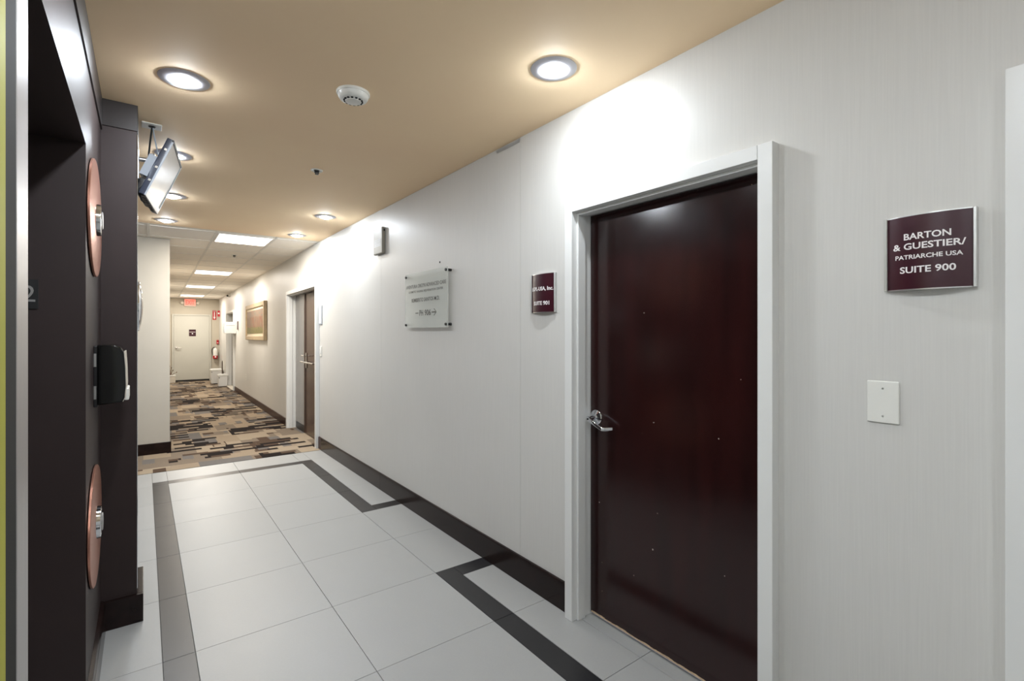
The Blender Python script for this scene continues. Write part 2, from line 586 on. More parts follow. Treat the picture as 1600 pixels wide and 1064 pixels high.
# ------------------------------------------------------------------ setting: right wall with three openings
D1 = (0.859, 1.789)     # suite 901 door opening along Y
D0 = (-0.74, 0.19)      # door at the right picture edge
D2 = (6.43, 8.06)       # brown double door
D4 = (14.46, 15.95)     # steel door at the far end
ZT = 2.055              # head of the door openings
wall = sroot('wall_right', 'off-white linen wallpaper wall on the right', (XR, 2.0, 0))
bm = newbm()
box(bm, XR + 0.003, XR + 0.13, YB, D0[0] - 0.03, 0, H)
box(bm, XR + 0.003, XR + 0.13, D0[1] + 0.03, D1[0] - 0.03, 0, H)
box(bm, XR + 0.003, XR + 0.13, D1[1] + 0.03, D2[0] - 0.03, 0, H)
box(bm, XR + 0.003, XR + 0.13, D0[0] - 0.03, D0[1] + 0.03, ZT + 0.03, H)
box(bm, XR + 0.003, XR + 0.13, D1[0] - 0.03, D1[1] + 0.03, ZT + 0.03, H)
obj('wall_core', bm, M['frame_white'], wall, True, False)


def sheet(y0, y1, z0=0.0, z1=H, inhall=False):
    bm = newbm(); box(bm, XR, XR + 0.003, y0, y1, z0, z1)
    obj('wallpaper_sheet', bm, M['wallpaper'], wall, inhall, False)


G = 0.0012
sheet(YB, D0[0] - 0.03); sheet(D0[0] - 0.03, D0[1] + 0.03, ZT + 0.03)
sheet(D0[1] + 0.03, D1[0] - 0.03); sheet(D1[0] - 0.03, D1[1] + 0.03, ZT + 0.03)
sheet(D1[1] + 0.03, 2.266 - G); sheet(2.266 + G, 4.363 - G, 0, H - 0.003); sheet(4.363 + G, D2[0] - 0.03, 0, H, True)
# corridor side, plain cream
wallh = sroot('wall_corridor_right', 'cream corridor wall on the right', (XR, 10, 0))
ZT2 = 2.035
bm = newbm()
box(bm, XR, XR + 0.13, D2[1] + 0.03, D4[0] - 0.03, 0, H)
box(bm, XR, XR + 0.13, D4[1] + 0.03, YF + 0.1, 0, H)
box(bm, XR, XR + 0.13, D2[0] - 0.03, D2[1] + 0.03, ZT2 + 0.03, H)
box(bm, XR, XR + 0.13, D4[0] - 0.03, D4[1] + 0.03, ZT2 + 0.03, H)
obj('wall_plaster', bm, M['wallpaper'], wallh, True, False)
# a lifted edge of wallpaper under the ceiling, beside the seam
bm = newbm()
pts = []
for i in range(13):
    t = i / 12; y = 2.27 + 0.24 * t
    out = 0.008 * math.sin(PI * t) ** 1.0 * (1 - 0.5 * t)
    pts.append((y, out))
rows = []
for y, o_ in pts:
    rows.append([bm.verts.new((XR - 0.0005 - o_ * 0.1, y, H - 0.028)), bm.verts.new((XR - 0.0005 - o_, y, H - 0.006 - o_ * 0.6))])
for a, b in zip(rows, rows[1:]):
    bm.faces.new((a[0], a[1], b[1], b[0]))
bmesh.ops.solidify(bm, geom=bm.faces[:], thickness=0.0006)
obj('peeling_edge', bm, M['wallpaper'], wall)
# small nail hole plug above the acrylic notice, and a scuff on the paper low down
bm = newbm(); lathe(bm, [(0, -0.004), (0.007, -0.003), (0.008, 0)], (XR, 3.24, 1.45 + 0.525), 'x', 10)
obj('screw_plug', bm, M['black'], wall)

# far wall of the corridor, left corridor wall, column, back wall
bm = newbm(); box(bm, 0.1, 1.9, YF, YF + 0.1, 0, H)
wf = struct('wall_far', bm, M['greige'], 'greige end wall of the corridor', True, False)
bm = newbm(); box(bm, -0.8, 0.238, 7.27, YF + 0.1, 0, H)
wl = struct('wall_corridor_left', bm, M['cream'], 'cream wall corner where the corridor begins on the left', True, False)
bm = newbm()
box(bm, -0.5, 0.252, 7.256, 7.27, 0, 0.135, 0.004, 1); box(bm, 0.238, 0.252, 7.262, YF, 0, 0.135, 0.004, 1)
b_ = struct('baseboard_corridor_left', bm, M['base_stone'], 'dark baseboard around the cream wall corner', True)
bm = newbm(); box(bm, XL - 0.6, 2.1, YB - 0.1, YB, 0, H)
struct('wall_back', bm, M['white'], 'white wall behind the lobby')
bm = newbm(); box(bm, 0.02, 1.80, YF - 0.012, YF, 0, 0.09)
struct('baseboard_far', bm, M['base_stone'], 'dark baseboard of the corridor end wall', True)

# ------------------------------------------------------------------ setting: elevator wall on the left
O0, O1, OH = 1.234, 2.345, 2.135       # elevator opening
PY0, PY1, PX = 3.11, 3.45, -0.029      # pilaster
ew = sroot('wall_left', 'dark brown laminate elevator wall on the left', (XL, 2.5, 0))
bm = newbm()
box(bm, XL - 0.42, XL, O1, PY0 + 0.2, 0, 2.44)
box(bm, XL - 0.42, XL, O0, O1, OH, 2.44)
obj('laminate_face', bm, M['laminate'], ew, False, False)
bm = newbm(); box(bm, XL - 0.42, XL, PY1 - 0.1, 7.3, 0, 2.44)
obj('laminate_face', bm, M['laminate_dark'], ew, False, False)
bm = newbm(); box(bm, XL - 0.42, XL + 0.006, YB, PY0 + 0.1, 2.44, H); box(bm, XL - 0.42, XL + 0.006, PY1 - 0.1, 7.3, 2.44, H)
obj('top_band', bm, M['laminate_dark'], ew, False, False)
bm = newbm(); box(bm, XL - 0.42, XL, 0.93, 1.058, 0, 2.44)
obj('accent_strip', bm, M['olive'], ew, False, False)
bm = newbm(); box(bm, XL - 0.42, XL, YB, 0.93, 0, 2.44)
obj('plaster_face', bm, M['white'], ew, False, False)
bm = newbm(); box(bm, XL - 0.42, XL, 1.058, 1.134, 0, 2.44)
obj('dark_strip', bm, M['matte_dark'], ew, False, False)
bm = newbm(); box(bm, XL - 0.42, XL + 0.001, 1.134, O0, 0, 2.44, 0.003, 2)
obj('metal_jamb', bm, M['steel'], ew)
# elevator doors at the back of the recess
ed = sroot('door_1', 'dark elevator door in its recess', (XL - 0.36, 1.79, 0))
for a, b in ((O0, 1.787), (1.793, O1)):
    bm = newbm(); box(bm, XL - 0.40, XL - 0.36, a, b, 0.005, OH, 0.002, 1)
    obj('door_panel', bm, M['laminate_dark'], ed)
bm = newbm(); box(bm, XL - 0.36, XL - 0.02, O0, O1, -0.006, 0.004)
obj('sill', bm, M['steel'], ed)

pil = sroot('trim_1', 'dark brown laminate pilaster beside the elevator', (-0.1, 3.28, 0))
bm = newbm(); box(bm, XL - 0.02, PX, PY0, PY1, 0, 2.462, 0.0015, 1); obj('pilaster_shaft', bm, M['laminate'], pil)
bm = newbm(); box(bm, XL - 0.02, PX + 0.005, PY0 - 0.005, PY1, 2.462, H, 0.002, 1); obj('pilaster_cap', bm, M['laminate_dark'], pil)
bm = newbm(); box(bm, PX, PX + 0.004, PY0 + 0.004, PY0 + 0.05, 0.16, 2.45, 0.0015, 1); obj('corner_strip', bm, M['chrome'], pil)
# baseboards, left
bm = newbm()
bb = [(XL, 0), (XL + 0.02, 0), (XL + 0.02, 0.125), (XL + 0.012, 0.14), (XL, 0.145)]
prism(bm, bb, 'y', O1 + 0.002, PY0 - 0.0)
lb = struct('baseboard_left', bm, M['base_stone'], 'polished dark baseboard at the foot of the elevator wall')
bm = newbm()
box(bm, XL + 0.001, -0.002, PY0 - 0.022, PY0, 0, 0.14, 0.003, 2)
box(bm, PX, -0.002, PY0, PY1, 0, 0.14, 0.003, 2)
struct('baseboard_pilaster', bm, M['base_stone'], 'polished dark baseboard wrapped around the pilaster')

# baseboards, right: polished pieces with joints
br = sroot('baseboard_right', 'polished dark baseboard along the wallpaper wall', (XR, 3.5, 0))


def base_piece(y0, y1, mat, parent, inhall=False, h=0.152):
    bm = newbm()
    prism(bm, [(XR, 0), (XR - 0.014, 0), (XR - 0.014, h - 0.012), (XR - 0.010, h - 0.002), (XR, h)], 'y', y0, y1)
    obj('baseboard_piece', bm, mat, parent, inhall)


base_piece(D1[1] + 0.055, 4.360, M['base_stone'], br)
base_piece(4.363, 6.25, M['base_stone'], br)
base_piece(6.252, D2[0] - 0.055, M['base_wood'], br, True)
base_piece(D0[1] + 0.055, D1[0] - 0.06, M['base_stone'], br)
bh = sroot('baseboard_corridor_right', 'dark wood baseboard of the corridor', (XR, 10, 0))
base_piece(D2[1] + 0.055, 11.2, M['base_wood'], bh, True, 0.12)
base_piece(11.203, D4[0] - 0.055, M['base_wood'], bh, True, 0.12)
base_piece(D4[1] + 0.055, YF, M['base_wood'], bh, True, 0.12)


# ------------------------------------------------------------------ door frames
def door_frame(parent, y0, y1, zt, face=0.052, fx=0.045, depth=0.135, inhall=False, stop_x=None):
    """hollow metal frame: face boards proud of the wall, jamb lining, stop"""
    xf = XR - fx
    for (a, b) in ((y1, y1 + face), (y0 - face, y0)):
        bm = newbm(); box(bm, xf, XR + 0.004, a, b, 0, zt + face, 0.003, 2)
        obj('frame_upright', bm, M['frame_white'], parent, inhall)
    bm = newbm(); box(bm, xf, XR + 0.004, y0, y1, zt, zt + face, 0.003, 2)
    obj('frame_head', bm, M['frame_white'], parent, inhall)
    x1 = XR + depth
    for a, b, s in ((y1, y1 + 0.03, 1), (y0 - 0.03, y0, -1)):
        bm = newbm(); box(bm, XR + 0.002, x1, a, b, 0, zt + 0.03)
        if s > 0: box(bm, XR - 0.012, XR + 0.040, y1 - 0.013, y1, 0, zt, 0.002, 1)
        else: box(bm, XR - 0.012, XR + 0.040, y0, y0 + 0.013, 0, zt, 0.002, 1)
        obj('jamb', bm, M['frame_white'], parent, inhall)
    bm = newbm(); box(bm, XR + 0.002, x1, y0, y1, zt, zt + 0.03); box(bm, XR - 0.012, XR + 0.040, y0 + 0.013, y1 - 0.013, zt - 0.013, zt, 0.002, 1)
    obj('head_lining', bm, M['frame_white'], parent, inhall)


d1 = sroot('door_2', 'glossy dark brown office door in a white metal frame', (XR, 1.32, 0))
door_frame(d1, D1[0], D1[1], ZT)
DX = XR + 0.086
bm = newbm(); box(bm, DX, DX + 0.044, D1[0] + 0.003, D1[1] - 0.003, 0.014, ZT - 0.004, 0.002, 1)
leaf = obj('door_leaf', bm, M['door'], d1)
# worn raw wood along the lower edge
bm = newbm()
n = 60
ys = [D1[0] + 0.01 + (D1[1] - D1[0] - 0.02) * i / n for i in range(n + 1)]
top = [0.019 + 0.004 * random.random() + 0.004 * max(0, math.sin(i * 0.7)) * random.random() for i in range(n + 1)]
for i in range(n):
    box(bm, DX - 0.0012, DX + 0.0004, ys[i], ys[i + 1], 0.0142, (top[i] + top[i + 1]) / 2)
obj('worn_edge', bm, M['raw_edge'], leaf, False, False)
# lever set
LY, LZ = 1.742, 1.45 - 0.429
bm = newbm(); lathe(bm, [(0, -0.016), (0.016, -0.016), (0.020, -0.013), (0.032, -0.010), (0.037, -0.006), (0.038, 0)], (DX, LY, LZ), 'x', 40)
rose = obj('lever_rose', bm, M['chrome'], d1)
bm = newbm()
tube(bm, [(DX - 0.012, LY, LZ), (DX - 0.03, LY, LZ - 0.001), (DX - 0.052, LY + 0.002, LZ - 0.004)], [0.012, 0.011, 0.012], 16)
obj('lever_neck', bm, M['chrome'], rose)
bm = newbm()
# flat drooping lever with a return at the end
sec = [((DX - 0.056, LY + 0.013, LZ - 0.004), 0.013), ((DX - 0.058, LY - 0.005, LZ - 0.008), 0.0115), ((DX - 0.060, LY - 0.05, LZ - 0.026), 0.009), ((DX - 0.060, LY - 0.088, LZ - 0.041), 0.0085),
       ((DX - 0.050, LY - 0.100, LZ - 0.042), 0.0085), ((DX - 0.016, LY - 0.116, LZ - 0.040), 0.008)]
rings = []
for i, (p, hgt) in enumerate(sec):
    p = Vector(p)
    q = Vector(sec[min(i + 1, len(sec) - 1)][0]) - Vector(sec[max(i - 1, 0)][0])
    t = Vector((q.x, q.y, 0)).normalized(); nrm = Vector((-t.y, t.x, 0))
    w = 0.0045
    rings.append([bm.verts.new(p + nrm * a * w + Vector((0, 0, b * hgt))) for a, b in ((-1, -0.7), (-0.6, -1), (0.6, -1), (1, -0.7), (1, 0.7), (0.6, 1), (-0.6, 1), (-1, 0.7))])
for a, b in zip(rings, rings[1:]):
    for k in range(8): bm.faces.new((a[k], a[(k + 1) % 8], b[(k + 1) % 8], b[k]))
bm.faces.new(rings[0]); bm.faces.new(rings[-1][::-1])
obj('lever_arm', bm, M['chrome'], rose)
bm = newbm(); lathe(bm, [(0, -0.0655), (0.004, -0.0655), (0.0045, -0.061)], (DX, LY + 0.004, LZ - 0.004), 'x', 14)
obj('key_cylinder', bm, M['hole'], rose)

d0 = sroot('door_3', 'white framed doorway at the right picture edge', (XR, -0.3, 0))
door_frame(d0, D0[0], D0[1], ZT)
bm = newbm(); box(bm, DX, DX + 0.044, D0[0] + 0.003, D0[1] - 0.003, 0.012, ZT - 0.004, 0.002, 1)
obj('door_leaf', bm, M['door'], d0)

d2 = sroot('door_4', 'brown double door in a white frame where the carpet begins', (XR, 7.2, 0), True)
door_frame(d2, D2[0], D2[1], ZT2, inhall=True)
SP = 7.43
bm = newbm(); box(bm, DX, DX + 0.044, SP + 0.003, D2[1] - 0.003, 0.012, ZT2 - 0.004, 0.002, 1)
lf = obj('door_leaf', bm, M['grey_leaf'], d2, True); lf['label'] = 'leaf of the double door with its reflection painted grey'  # grey colour stands in for the reflection on this glossy brown leaf
bm = newbm(); box(bm, DX, DX + 0.044, D2[0] + 0.003, SP - 0.003, 0.012, ZT2 - 0.004, 0.002, 1)
lf2 = obj('door_leaf', bm, M['brown_leaf'], d2, True); lf2['label'] = 'brown leaf of the double door'
bm = newbm(); box(bm, DX - 0.012, DX + 0.0, SP + 0.003, SP + 0.045, 0.02, ZT2 - 0.02, 0.002, 1); obj('astragal', bm, M['stick'], lf, True)
bm = newbm(); box(bm, DX - 0.010, DX, SP - 0.075, SP - 0.02, 0.95, 1.17, 0.006, 2); pl = obj('lock_plate', bm, M['satin_nickel'], lf2, True)
bm = newbm(); tube(bm, [(DX - 0.008, SP - 0.048, 1.125), (DX - 0.06, SP - 0.048, 1.13), (DX - 0.068, SP - 0.07, 1.13), (DX - 0.068, SP - 0.22, 1.135)], 0.011, 10); obj('lever', bm, M['satin_nickel'], lf2, True)
bm = newbm(); tube(bm, [(DX - 0.05, SP + 0.09, 1.04), (DX - 0.05, SP - 0.60, 1.035)], 0.012, 10)
for yy in (SP + 0.06, SP - 0.57): tube(bm, [(DX, yy, 1.037), (DX - 0.05, yy, 1.037)], 0.012, 10)
obj('pull_bar', bm, M['satin_nickel'], lf2, True)
# kick plates
bm = newbm(); box(bm, DX - 0.002, DX, SP + 0.06, D2[1] - 0.03, 0.015, 0.11); obj('kick_plate', bm, M['black'], lf, True)

d4 = sroot('door_5', 'silver-grey door near the far end of the corridor', (XR, 15.2, 0), True)
door_frame(d4, D4[0], D4[1], ZT2, inhall=True)
bm = newbm(); box(bm, DX, DX + 0.044, D4[0] + 0.003, D4[1] - 0.003, 0.012, ZT2 - 0.004, 0.002, 1)
l4 = obj('door_leaf', bm, M['grey_leaf'], d4, True)
bm = newbm(); lathe(bm, [(0, -0.02), (0.03, -0.018), (0.035, 0)], (DX, 14.95, 1.06), 'x', 20); tube(bm, [(DX - 0.01, 14.95, 1.06), (DX - 0.06, 14.95, 1.06), (DX - 0.06, 15.06, 1.06)], 0.011, 8)
obj('lever', bm, M['satin_nickel'], l4, True)
bm = newbm(); box(bm, XR - 0.05, DX, D4[0], D4[1], 0.0042, 0.02, 0.004, 1); obj('threshold', bm, M['cream'], d4, True)

# exit door in the end wall
d5 = sroot('door_6', 'off-white exit door at the far end of the corridor', (1.02, YF, 0), True)
EX0, EX1, EZ = 0.55, 1.49, 2.05
for a, b in ((EX0 - 0.045, EX0), (EX1, EX1 + 0.045)):
    bm = newbm(); box(bm, a, b, YF - 0.035, YF - 0.0002, 0.0042, EZ + 0.045, 0.003, 1); obj('frame_upright', bm, M['door_white'], d5, True)
bm = newbm(); box(bm, EX0, EX1, YF - 0.035, YF - 0.0002, EZ, EZ + 0.045, 0.003, 1); obj('frame_head', bm, M['door_white'], d5, True)
bm = newbm(); box(bm, EX0 + 0.004, EX1 - 0.004, YF - 0.0185, YF - 0.0122, 0.055, EZ - 0.004, 0.002, 1); l5 = obj('door_leaf', bm, M['door_white'], d5, True)
bm = newbm(); box(bm, EX0 + 0.004, EX1 - 0.004, YF - 0.0183, YF - 0.0122, 0.0045, 0.054); obj('door_sweep', bm, M['black'], l5, True)
bm = newbm(); lathe(bm, [(0, -0.016), (0.03, -0.014), (0.034, 0)], (0.62, YF - 0.0185, 1.05), 'y', 18); tube(bm, [(0.62, YF - 0.03, 1.05), (0.62, YF - 0.075, 1.05), (0.75, YF - 0.075, 1.05)], 0.011, 8)
obj('lever', bm, M['satin_nickel'], l5, True)

# ------------------------------------------------------------------ recessed downlights
LENS_R = 0.047


def area(name, parent, loc, size, energy, color, shape='DISK', sy=None):
    L = bpy.data.lights.new(name, 'AREA'); L.shape = shape; L.size = size
    if sy: L.size_y = sy
    L.energy = energy; L.color = color
    o = bpy.data.objects.new(name, L); COL.objects.link(o)
    o.parent = parent; o.location = Vector(loc) - base_of(parent)
    return o


def downlight(x, y, label):
    t = thing('downlight', label, 'ceiling light', (x, y, H), 'recessed lobby downlights')
    bm = newbm()
    lathe(bm, [(0.100, 0.0), (0.0995, -0.0015), (0.090, -0.0045), (0.074, -0.0072), (0.062, -0.0085), (0.054, -0.0082), (0.0505, -0.004), (0.050, 0.0)], (x, y, H), 'z', 56)
    obj('trim_ring', bm, M['trim_grey'], t)
    bm = newbm(); lathe(bm, [(0, -0.0225), (0.014, -0.0218), (0.026, -0.0195), (0.036, -0.0153), (0.043, -0.0098), (LENS_R, -0.004), (LENS_R, -0.0004)], (x, y, H), 'z', 32)
    obj('lens', bm, M['lamp'], t)
    return t


downlight(0.146, 2.66, 'large lit downlight nearest the elevator pilaster, above the left floor strip')
downlight(1.420, 1.593, 'lit downlight in front of the glossy dark brown door')
downlight(0.152, 3.825, 'downlight half hidden behind the ceiling-hung monitor')
downlight(0.190, 4.972, 'downlight just below the monitor, third of the left row')
downlight(0.180, 6.089, 'left row downlight at the edge of the tiled corridor ceiling')
downlight(1.428, 4.963, 'right row downlight near the wall-mounted sounder')
downlight(1.433, 6.106, 'right row downlight at the edge of the tiled corridor ceiling')
downlight(0.150, 1.50, 'downlight above the camera in front of the elevator opening')
downlight(0.150, 0.34, 'downlight behind the camera by the elevator wall')
downlight(0.150, -0.82, 'rearmost left row downlight near the back wall of the lobby')

# ------------------------------------------------------------------ corridor light panels
names = {1: 'large light panel nearest the lobby in the corridor ceiling', 7: 'second light panel along the corridor ceiling',
         12: 'third light panel along the corridor ceiling', 17: 'farthest light panel just before the exit sign'}
for r in sorted(LIT):
    a, b = gy[r], gy[r + 1]
    x0, x1 = gx[2], gx[3]
    t = thing('ceiling_light', names[r], 'ceiling light', ((x0 + x1) / 2, (a + b) / 2, H), 'corridor ceiling light panels', True)
    bm = newbm()
    box(bm, x0 + 0.011, x0 + 0.034, a + 0.011, b - 0.011, H - 0.003, H + 0.02, 0.002, 1); box(bm, x1 - 0.034, x1 - 0.011, a + 0.011, b - 0.011, H - 0.003, H + 0.02, 0.002, 1)
    box(bm, x0 + 0.034, x1 - 0.034, a + 0.011, a + 0.034, H - 0.003, H + 0.02, 0.002, 1); box(bm, x0 + 0.034, x1 - 0.034, b - 0.034, b - 0.011, H - 0.003, H + 0.02, 0.002, 1)
    obj('panel_frame', bm, M['grid'], t, True)
    bm = newbm(); box(bm, x0 + 0.034, x1 - 0.034, a + 0.034, b - 0.034, H + 0.004, H + 0.015)
    obj('diffuser', bm, M['panel'], t, True)
    c = hall(((x0 + x1) / 2, (a + b) / 2, H))
    area('panel_light', t, (c[0], c[1], c[2] + 0.002), x1 - x0 - 0.075, PANEL_W, PANEL_C, 'RECTANGLE', b - a - 0.075)

# ------------------------------------------------------------------ ceiling fittings
t = thing('smoke_detector', 'round white smoke detector on the tan ceiling', 'smoke detector', (0.797, 2.322, H))
c = (0.797, 2.322, H)
bm = newbm(); lathe(bm, [(0, -0.012), (0.074, -0.012), (0.076, -0.009), (0.076, 0)], c, 'z', 48); obj('base_plate', bm, M['plastic'], t)
bm = newbm(); lathe(bm, [(0, -0.046), (0.032, -0.046), (0.036, -0.044), (0.038, -0.039), (0.052, -0.037), (0.062, -0.033), (0.068, -0.024), (0.071, -0.012)], c, 'z', 48); obj('sensor_head', bm, M['plastic'], t)
for k in range(14):
    a = 2 * PI * k / 14
    bm = newbm(); box(bm, -0.005, 0.005, -0.006, 0.002, -0.004, 0.004)
    bmesh.ops.rotate(bm, verts=bm.verts, cent=(0, 0, 0), matrix=Matrix.Rotation(a, 3, 'Z'))
    bmesh.ops.translate(bm, verts=bm.verts, vec=(c[0] + 0.043 * math.cos(a + PI / 2) , c[1] + 0.043 * math.sin(a + PI / 2), H - 0.0382))
    obj('vent_slot', bm, M['hole'], t, False, False)


def sprinkler(loc, label, inhall=False):
    t = thing('sprinkler', label, 'sprinkler', loc, None, inhall)
    c = hall(loc) if inhall else loc
    bm = newbm(); lathe(bm, [(0.040, 0), (0.040, -0.003), (0.036, -0.006), (0.022, -0.004), (0.020, 0.0)], c, 'z', 30); obj('escutcheon', bm, M['plastic'], t)
    bm = newbm(); lathe(bm, [(0, -0.018), (0.009, -0.018), (0.012, -0.012), (0.017, -0.008), (0.018, 0)], c, 'z', 16)
    tube(bm, [(c[0] - 0.012, c[1], c[2] - 0.012), (c[0] - 0.014, c[1], c[2] - 0.018), (c[0], c[1], c[2] - 0.026)], 0.003, 6)
    tube(bm, [(c[0] + 0.012, c[1], c[2] - 0.012), (c[0] + 0.014, c[1], c[2] - 0.018), (c[0], c[1], c[2] - 0.026)], 0.003, 6)
    obj('sprinkler_body', bm, M['black'], t)
    bm = newbm(); lathe(bm, [(0, -0.029), (0.013, -0.029), (0.013, -0.026), (0, -0.026)], c, 'z', 16); obj('deflector', bm, M['black'], t)


sprinkler((0.972, 3.583, H), 'small sprinkler head in the tan lobby ceiling')
sprinkler((1.029, 8.176, H + 0.004), 'small dark sprinkler head in the white corridor ceiling tiles', True)

# ------------------------------------------------------------------ monitor on its arm
mon = thing('monitor', 'flat grey-framed monitor tilted down near the ceiling beside the pilaster', 'monitor', (0.04, 3.55, 2.19))
e = Vector((math.sin(math.radians(7)), math.cos(math.radians(7)), 0))
Dp = Vector((0.0055, 3.30, 1.45 + 0.742)); Ap = Vector((0.139, 3.33, 1.45 + 1.06))
up = (Ap - Dp); up -= e * up.dot(e); hgt = up.length; up.normalize()
nrm = e.cross(up); nrm.normalize()
if nrm.x < 0: nrm = -nrm
WM = 0.50


def mbox(u0, u1, v0, v1, w0, w1, bev=0.0):
    """box in monitor space: u along e, v up, w out of the screen"""
    bm = newbm(); box(bm, u0, u1, v0, v1, w0, w1, bev)
    for v in bm.verts:
        v.co = Dp + e * v.co.x + up * v.co.y + nrm * v.co.z
    return bm


obj('housing', mbox(0, WM, 0, hgt, -0.032, -0.004, 0.004), M['dark_edge'], mon)
fr = 0.012
obj('screen', mbox(fr, WM - fr, 0.034, hgt - fr, -0.006, -0.003), M['screen'], mon)
bm = mbox(0, WM, 0, 0.034, -0.006, 0.002, 0.002); obj('lower_bezel', bm, M['grey_plastic'], mon)
bm = mbox(0, WM, hgt - fr, hgt, -0.006, 0.002, 0.002); obj('upper_bezel', bm, M['black'], mon)
bm = mbox(0, fr, 0.034, hgt - fr, -0.006, 0.002, 0.001); obj('side_bezel', bm, M['grey_plastic'], mon)
bm = mbox(WM - fr, WM, 0.034, hgt - fr, -0.006, 0.002, 0.001); obj('side_bezel', bm, M['grey_plastic'], mon)
obj('rear_cover', mbox(0.04, WM - 0.05, 0.01, hgt * 0.26, -0.066, -0.030, 0.008), M['black'], mon)
for k in range(7):
    obj('vent_rib', mbox(0.03 + k * 0.062, 0.07 + k * 0.062, -0.004, 0.004, -0.026, -0.010), M['black'], mon)
for vv in (0.08, 0.16, 0.27):
    obj('side_clip', mbox(-0.004, 0.002, vv, vv + 0.012, -0.020, -0.008), M['satin_nickel'], mon)
cen = Dp + e * 0.20 + up * (hgt * 0.5) + nrm * -0.034
obj('mount_plate', mbox(0.03, 0.20, hgt * 0.30, hgt * 0.66, -0.075, -0.030, 0.002), M['grey_plastic'], mon)

bm = newbm(); box(bm, PX, PX + 0.008, 3.32, 3.42, 2.28, 2.44, 0.002, 1); arm = obj('mount_arm', bm, M['steel'], mon)
hz = 2.40
bm = newbm(); tube(bm, [(PX + 0.006, 3.37, hz), (0.035, 3.37, hz)], 0.012, 14); obj('tube', bm, M['steel'], arm)
bm = newbm(); lathe(bm, [(0, -0.04), (0.010, -0.04), (0.013, -0.03), (0.011, -0.02), (0.015, -0.014), (0.015, 0.014), (0.011, 0.02), (0.013, 0.03), (0.010, 0.04), (0, 0.04)], (0.038, 3.37, hz), 'z', 18); obj('swivel_joint', bm, M['steel'], arm)
bm = newbm(); tube(bm, [(0.048, 3.37, hz), (cen.x, cen.y, cen.z + 0.0)], 0.009, 12); obj('link_bar', bm, M['steel'], arm)
bm = newbm(); tube(bm, [(0.010, 3.36, 2.315), (0.062, 3.40, 2.315)], 0.004, 8); lathe(bm, [(0, -0.012), (0.011, -0.010), (0.013, 0), (0.011, 0.010), (0, 0.012)], (0.008, 3.358, 2.315), 'x', 14); obj('tilt_knob', bm, M['satin_nickel'], arm)

box_ = thing('cable_outlet', 'white ceiling outlet plate above the tilted monitor', 'outlet', (0.034, 3.344, H))
bm = newbm(); box(bm, -0.010, 0.080, 3.31, 3.40, H - 0.007, H, 0.002, 1); obj('outlet_plate', bm, M['plastic'], box_)
bm = newbm(); lathe(bm, [(0, -0.012), (0.014, -0.011), (0.018, -0.007)], (0.036, 3.355, H), 'z', 14); obj('bushing', bm, M['black'], box_)
bm = newbm(); tube(bm, [(0.036, 3.355, H - 0.0125), (0.030, 3.352, H - 0.07), (0.022, 3.348, H - 0.16), (0.020, 3.346, H - 0.28), (0.016, 3.345, H - 0.335), (0.000, 3.345, H - 0.345), (-0.016, 3.345, H - 0.355), (-0.022, 3.345, H - 0.38), (-0.010, 3.346, H - 0.42), (0.004, 3.36, H - 0.43)], 0.0045, 8); obj('dark_cable', bm, M['black'], mon)
bm = newbm(); tube(bm, [(0.040, 3.355, H - 0.0125), (0.047, 3.36, H - 0.06), (0.060, 3.37, H - 0.13), (0.066, 3.39, H - 0.16)], 0.0035, 8); obj('light_cable', bm, M['grey_plastic'], mon)

# ------------------------------------------------------------------ elevator call plates and other wall items on the left
def oval_plate(cy_, cz_, label):
    t = thing('call_plate', label, 'elevator plate', (XL, cy_, cz_), 'oval copper elevator plates')
    bm = newbm()
    prof = [(0.0, 0.012), (0.985, 0.012), (1.0, 0.010), (1.0, 0.004), (0.96, 0.0), (0.0, 0.0)]
    n = 64; ry, rz = 0.305, 0.237
    rings = []
    for s_, hh in prof:
        if s_ == 0: rings.append([bm.verts.new((XL + hh, cy_, cz_))]); continue
        rings.append([bm.verts.new((XL + hh, cy_ + ry * s_ * math.cos(2 * PI * k / n), cz_ + rz * s_ * math.sin(2 * PI * k / n))) for k in range(n)])
    for a, b in zip(rings, rings[1:]):
        for k in range(n):
            k2 = (k + 1) % n
            if len(a) == 1: bm.faces.new((a[0], b[k], b[k2]))
            elif len(b) == 1: bm.faces.new((a[k], b[0], a[k2]))
            else: bm.faces.new((a[k], b[k], b[k2], a[k2]))
    obj('oval_disc', bm, M['copper'], t)
    yb = cy_ + 0.02
    bm = newbm(); lathe(bm, [(0, 0.028), (0.058, 0.028), (0.064, 0.025), (0.066, 0.011)], (XL, yb, cz_), 'x', 40); k_ = obj('button_housing', bm, M['chrome'], t)
    bm = newbm(); lathe(bm, [(0, 0.031), (0.034, 0.031), (0.038, 0.027)], (XL, yb, cz_), 'x', 30); obj('button', bm, M['steel'], k_)


oval_plate(2.66, 1.45 + 0.470, 'oval copper lantern plate high on the elevator wall')
oval_plate(2.66, 1.45 - 0.790, 'oval copper button plate low on the elevator wall')

disp = thing('dispenser', 'glossy black dispenser on the elevator wall between the two oval plates', 'dispenser', (XL, 2.81, 1.14))
bm = newbm()
y0, y1, z0, z1 = 2.68, 2.95, 1.142, 1.398
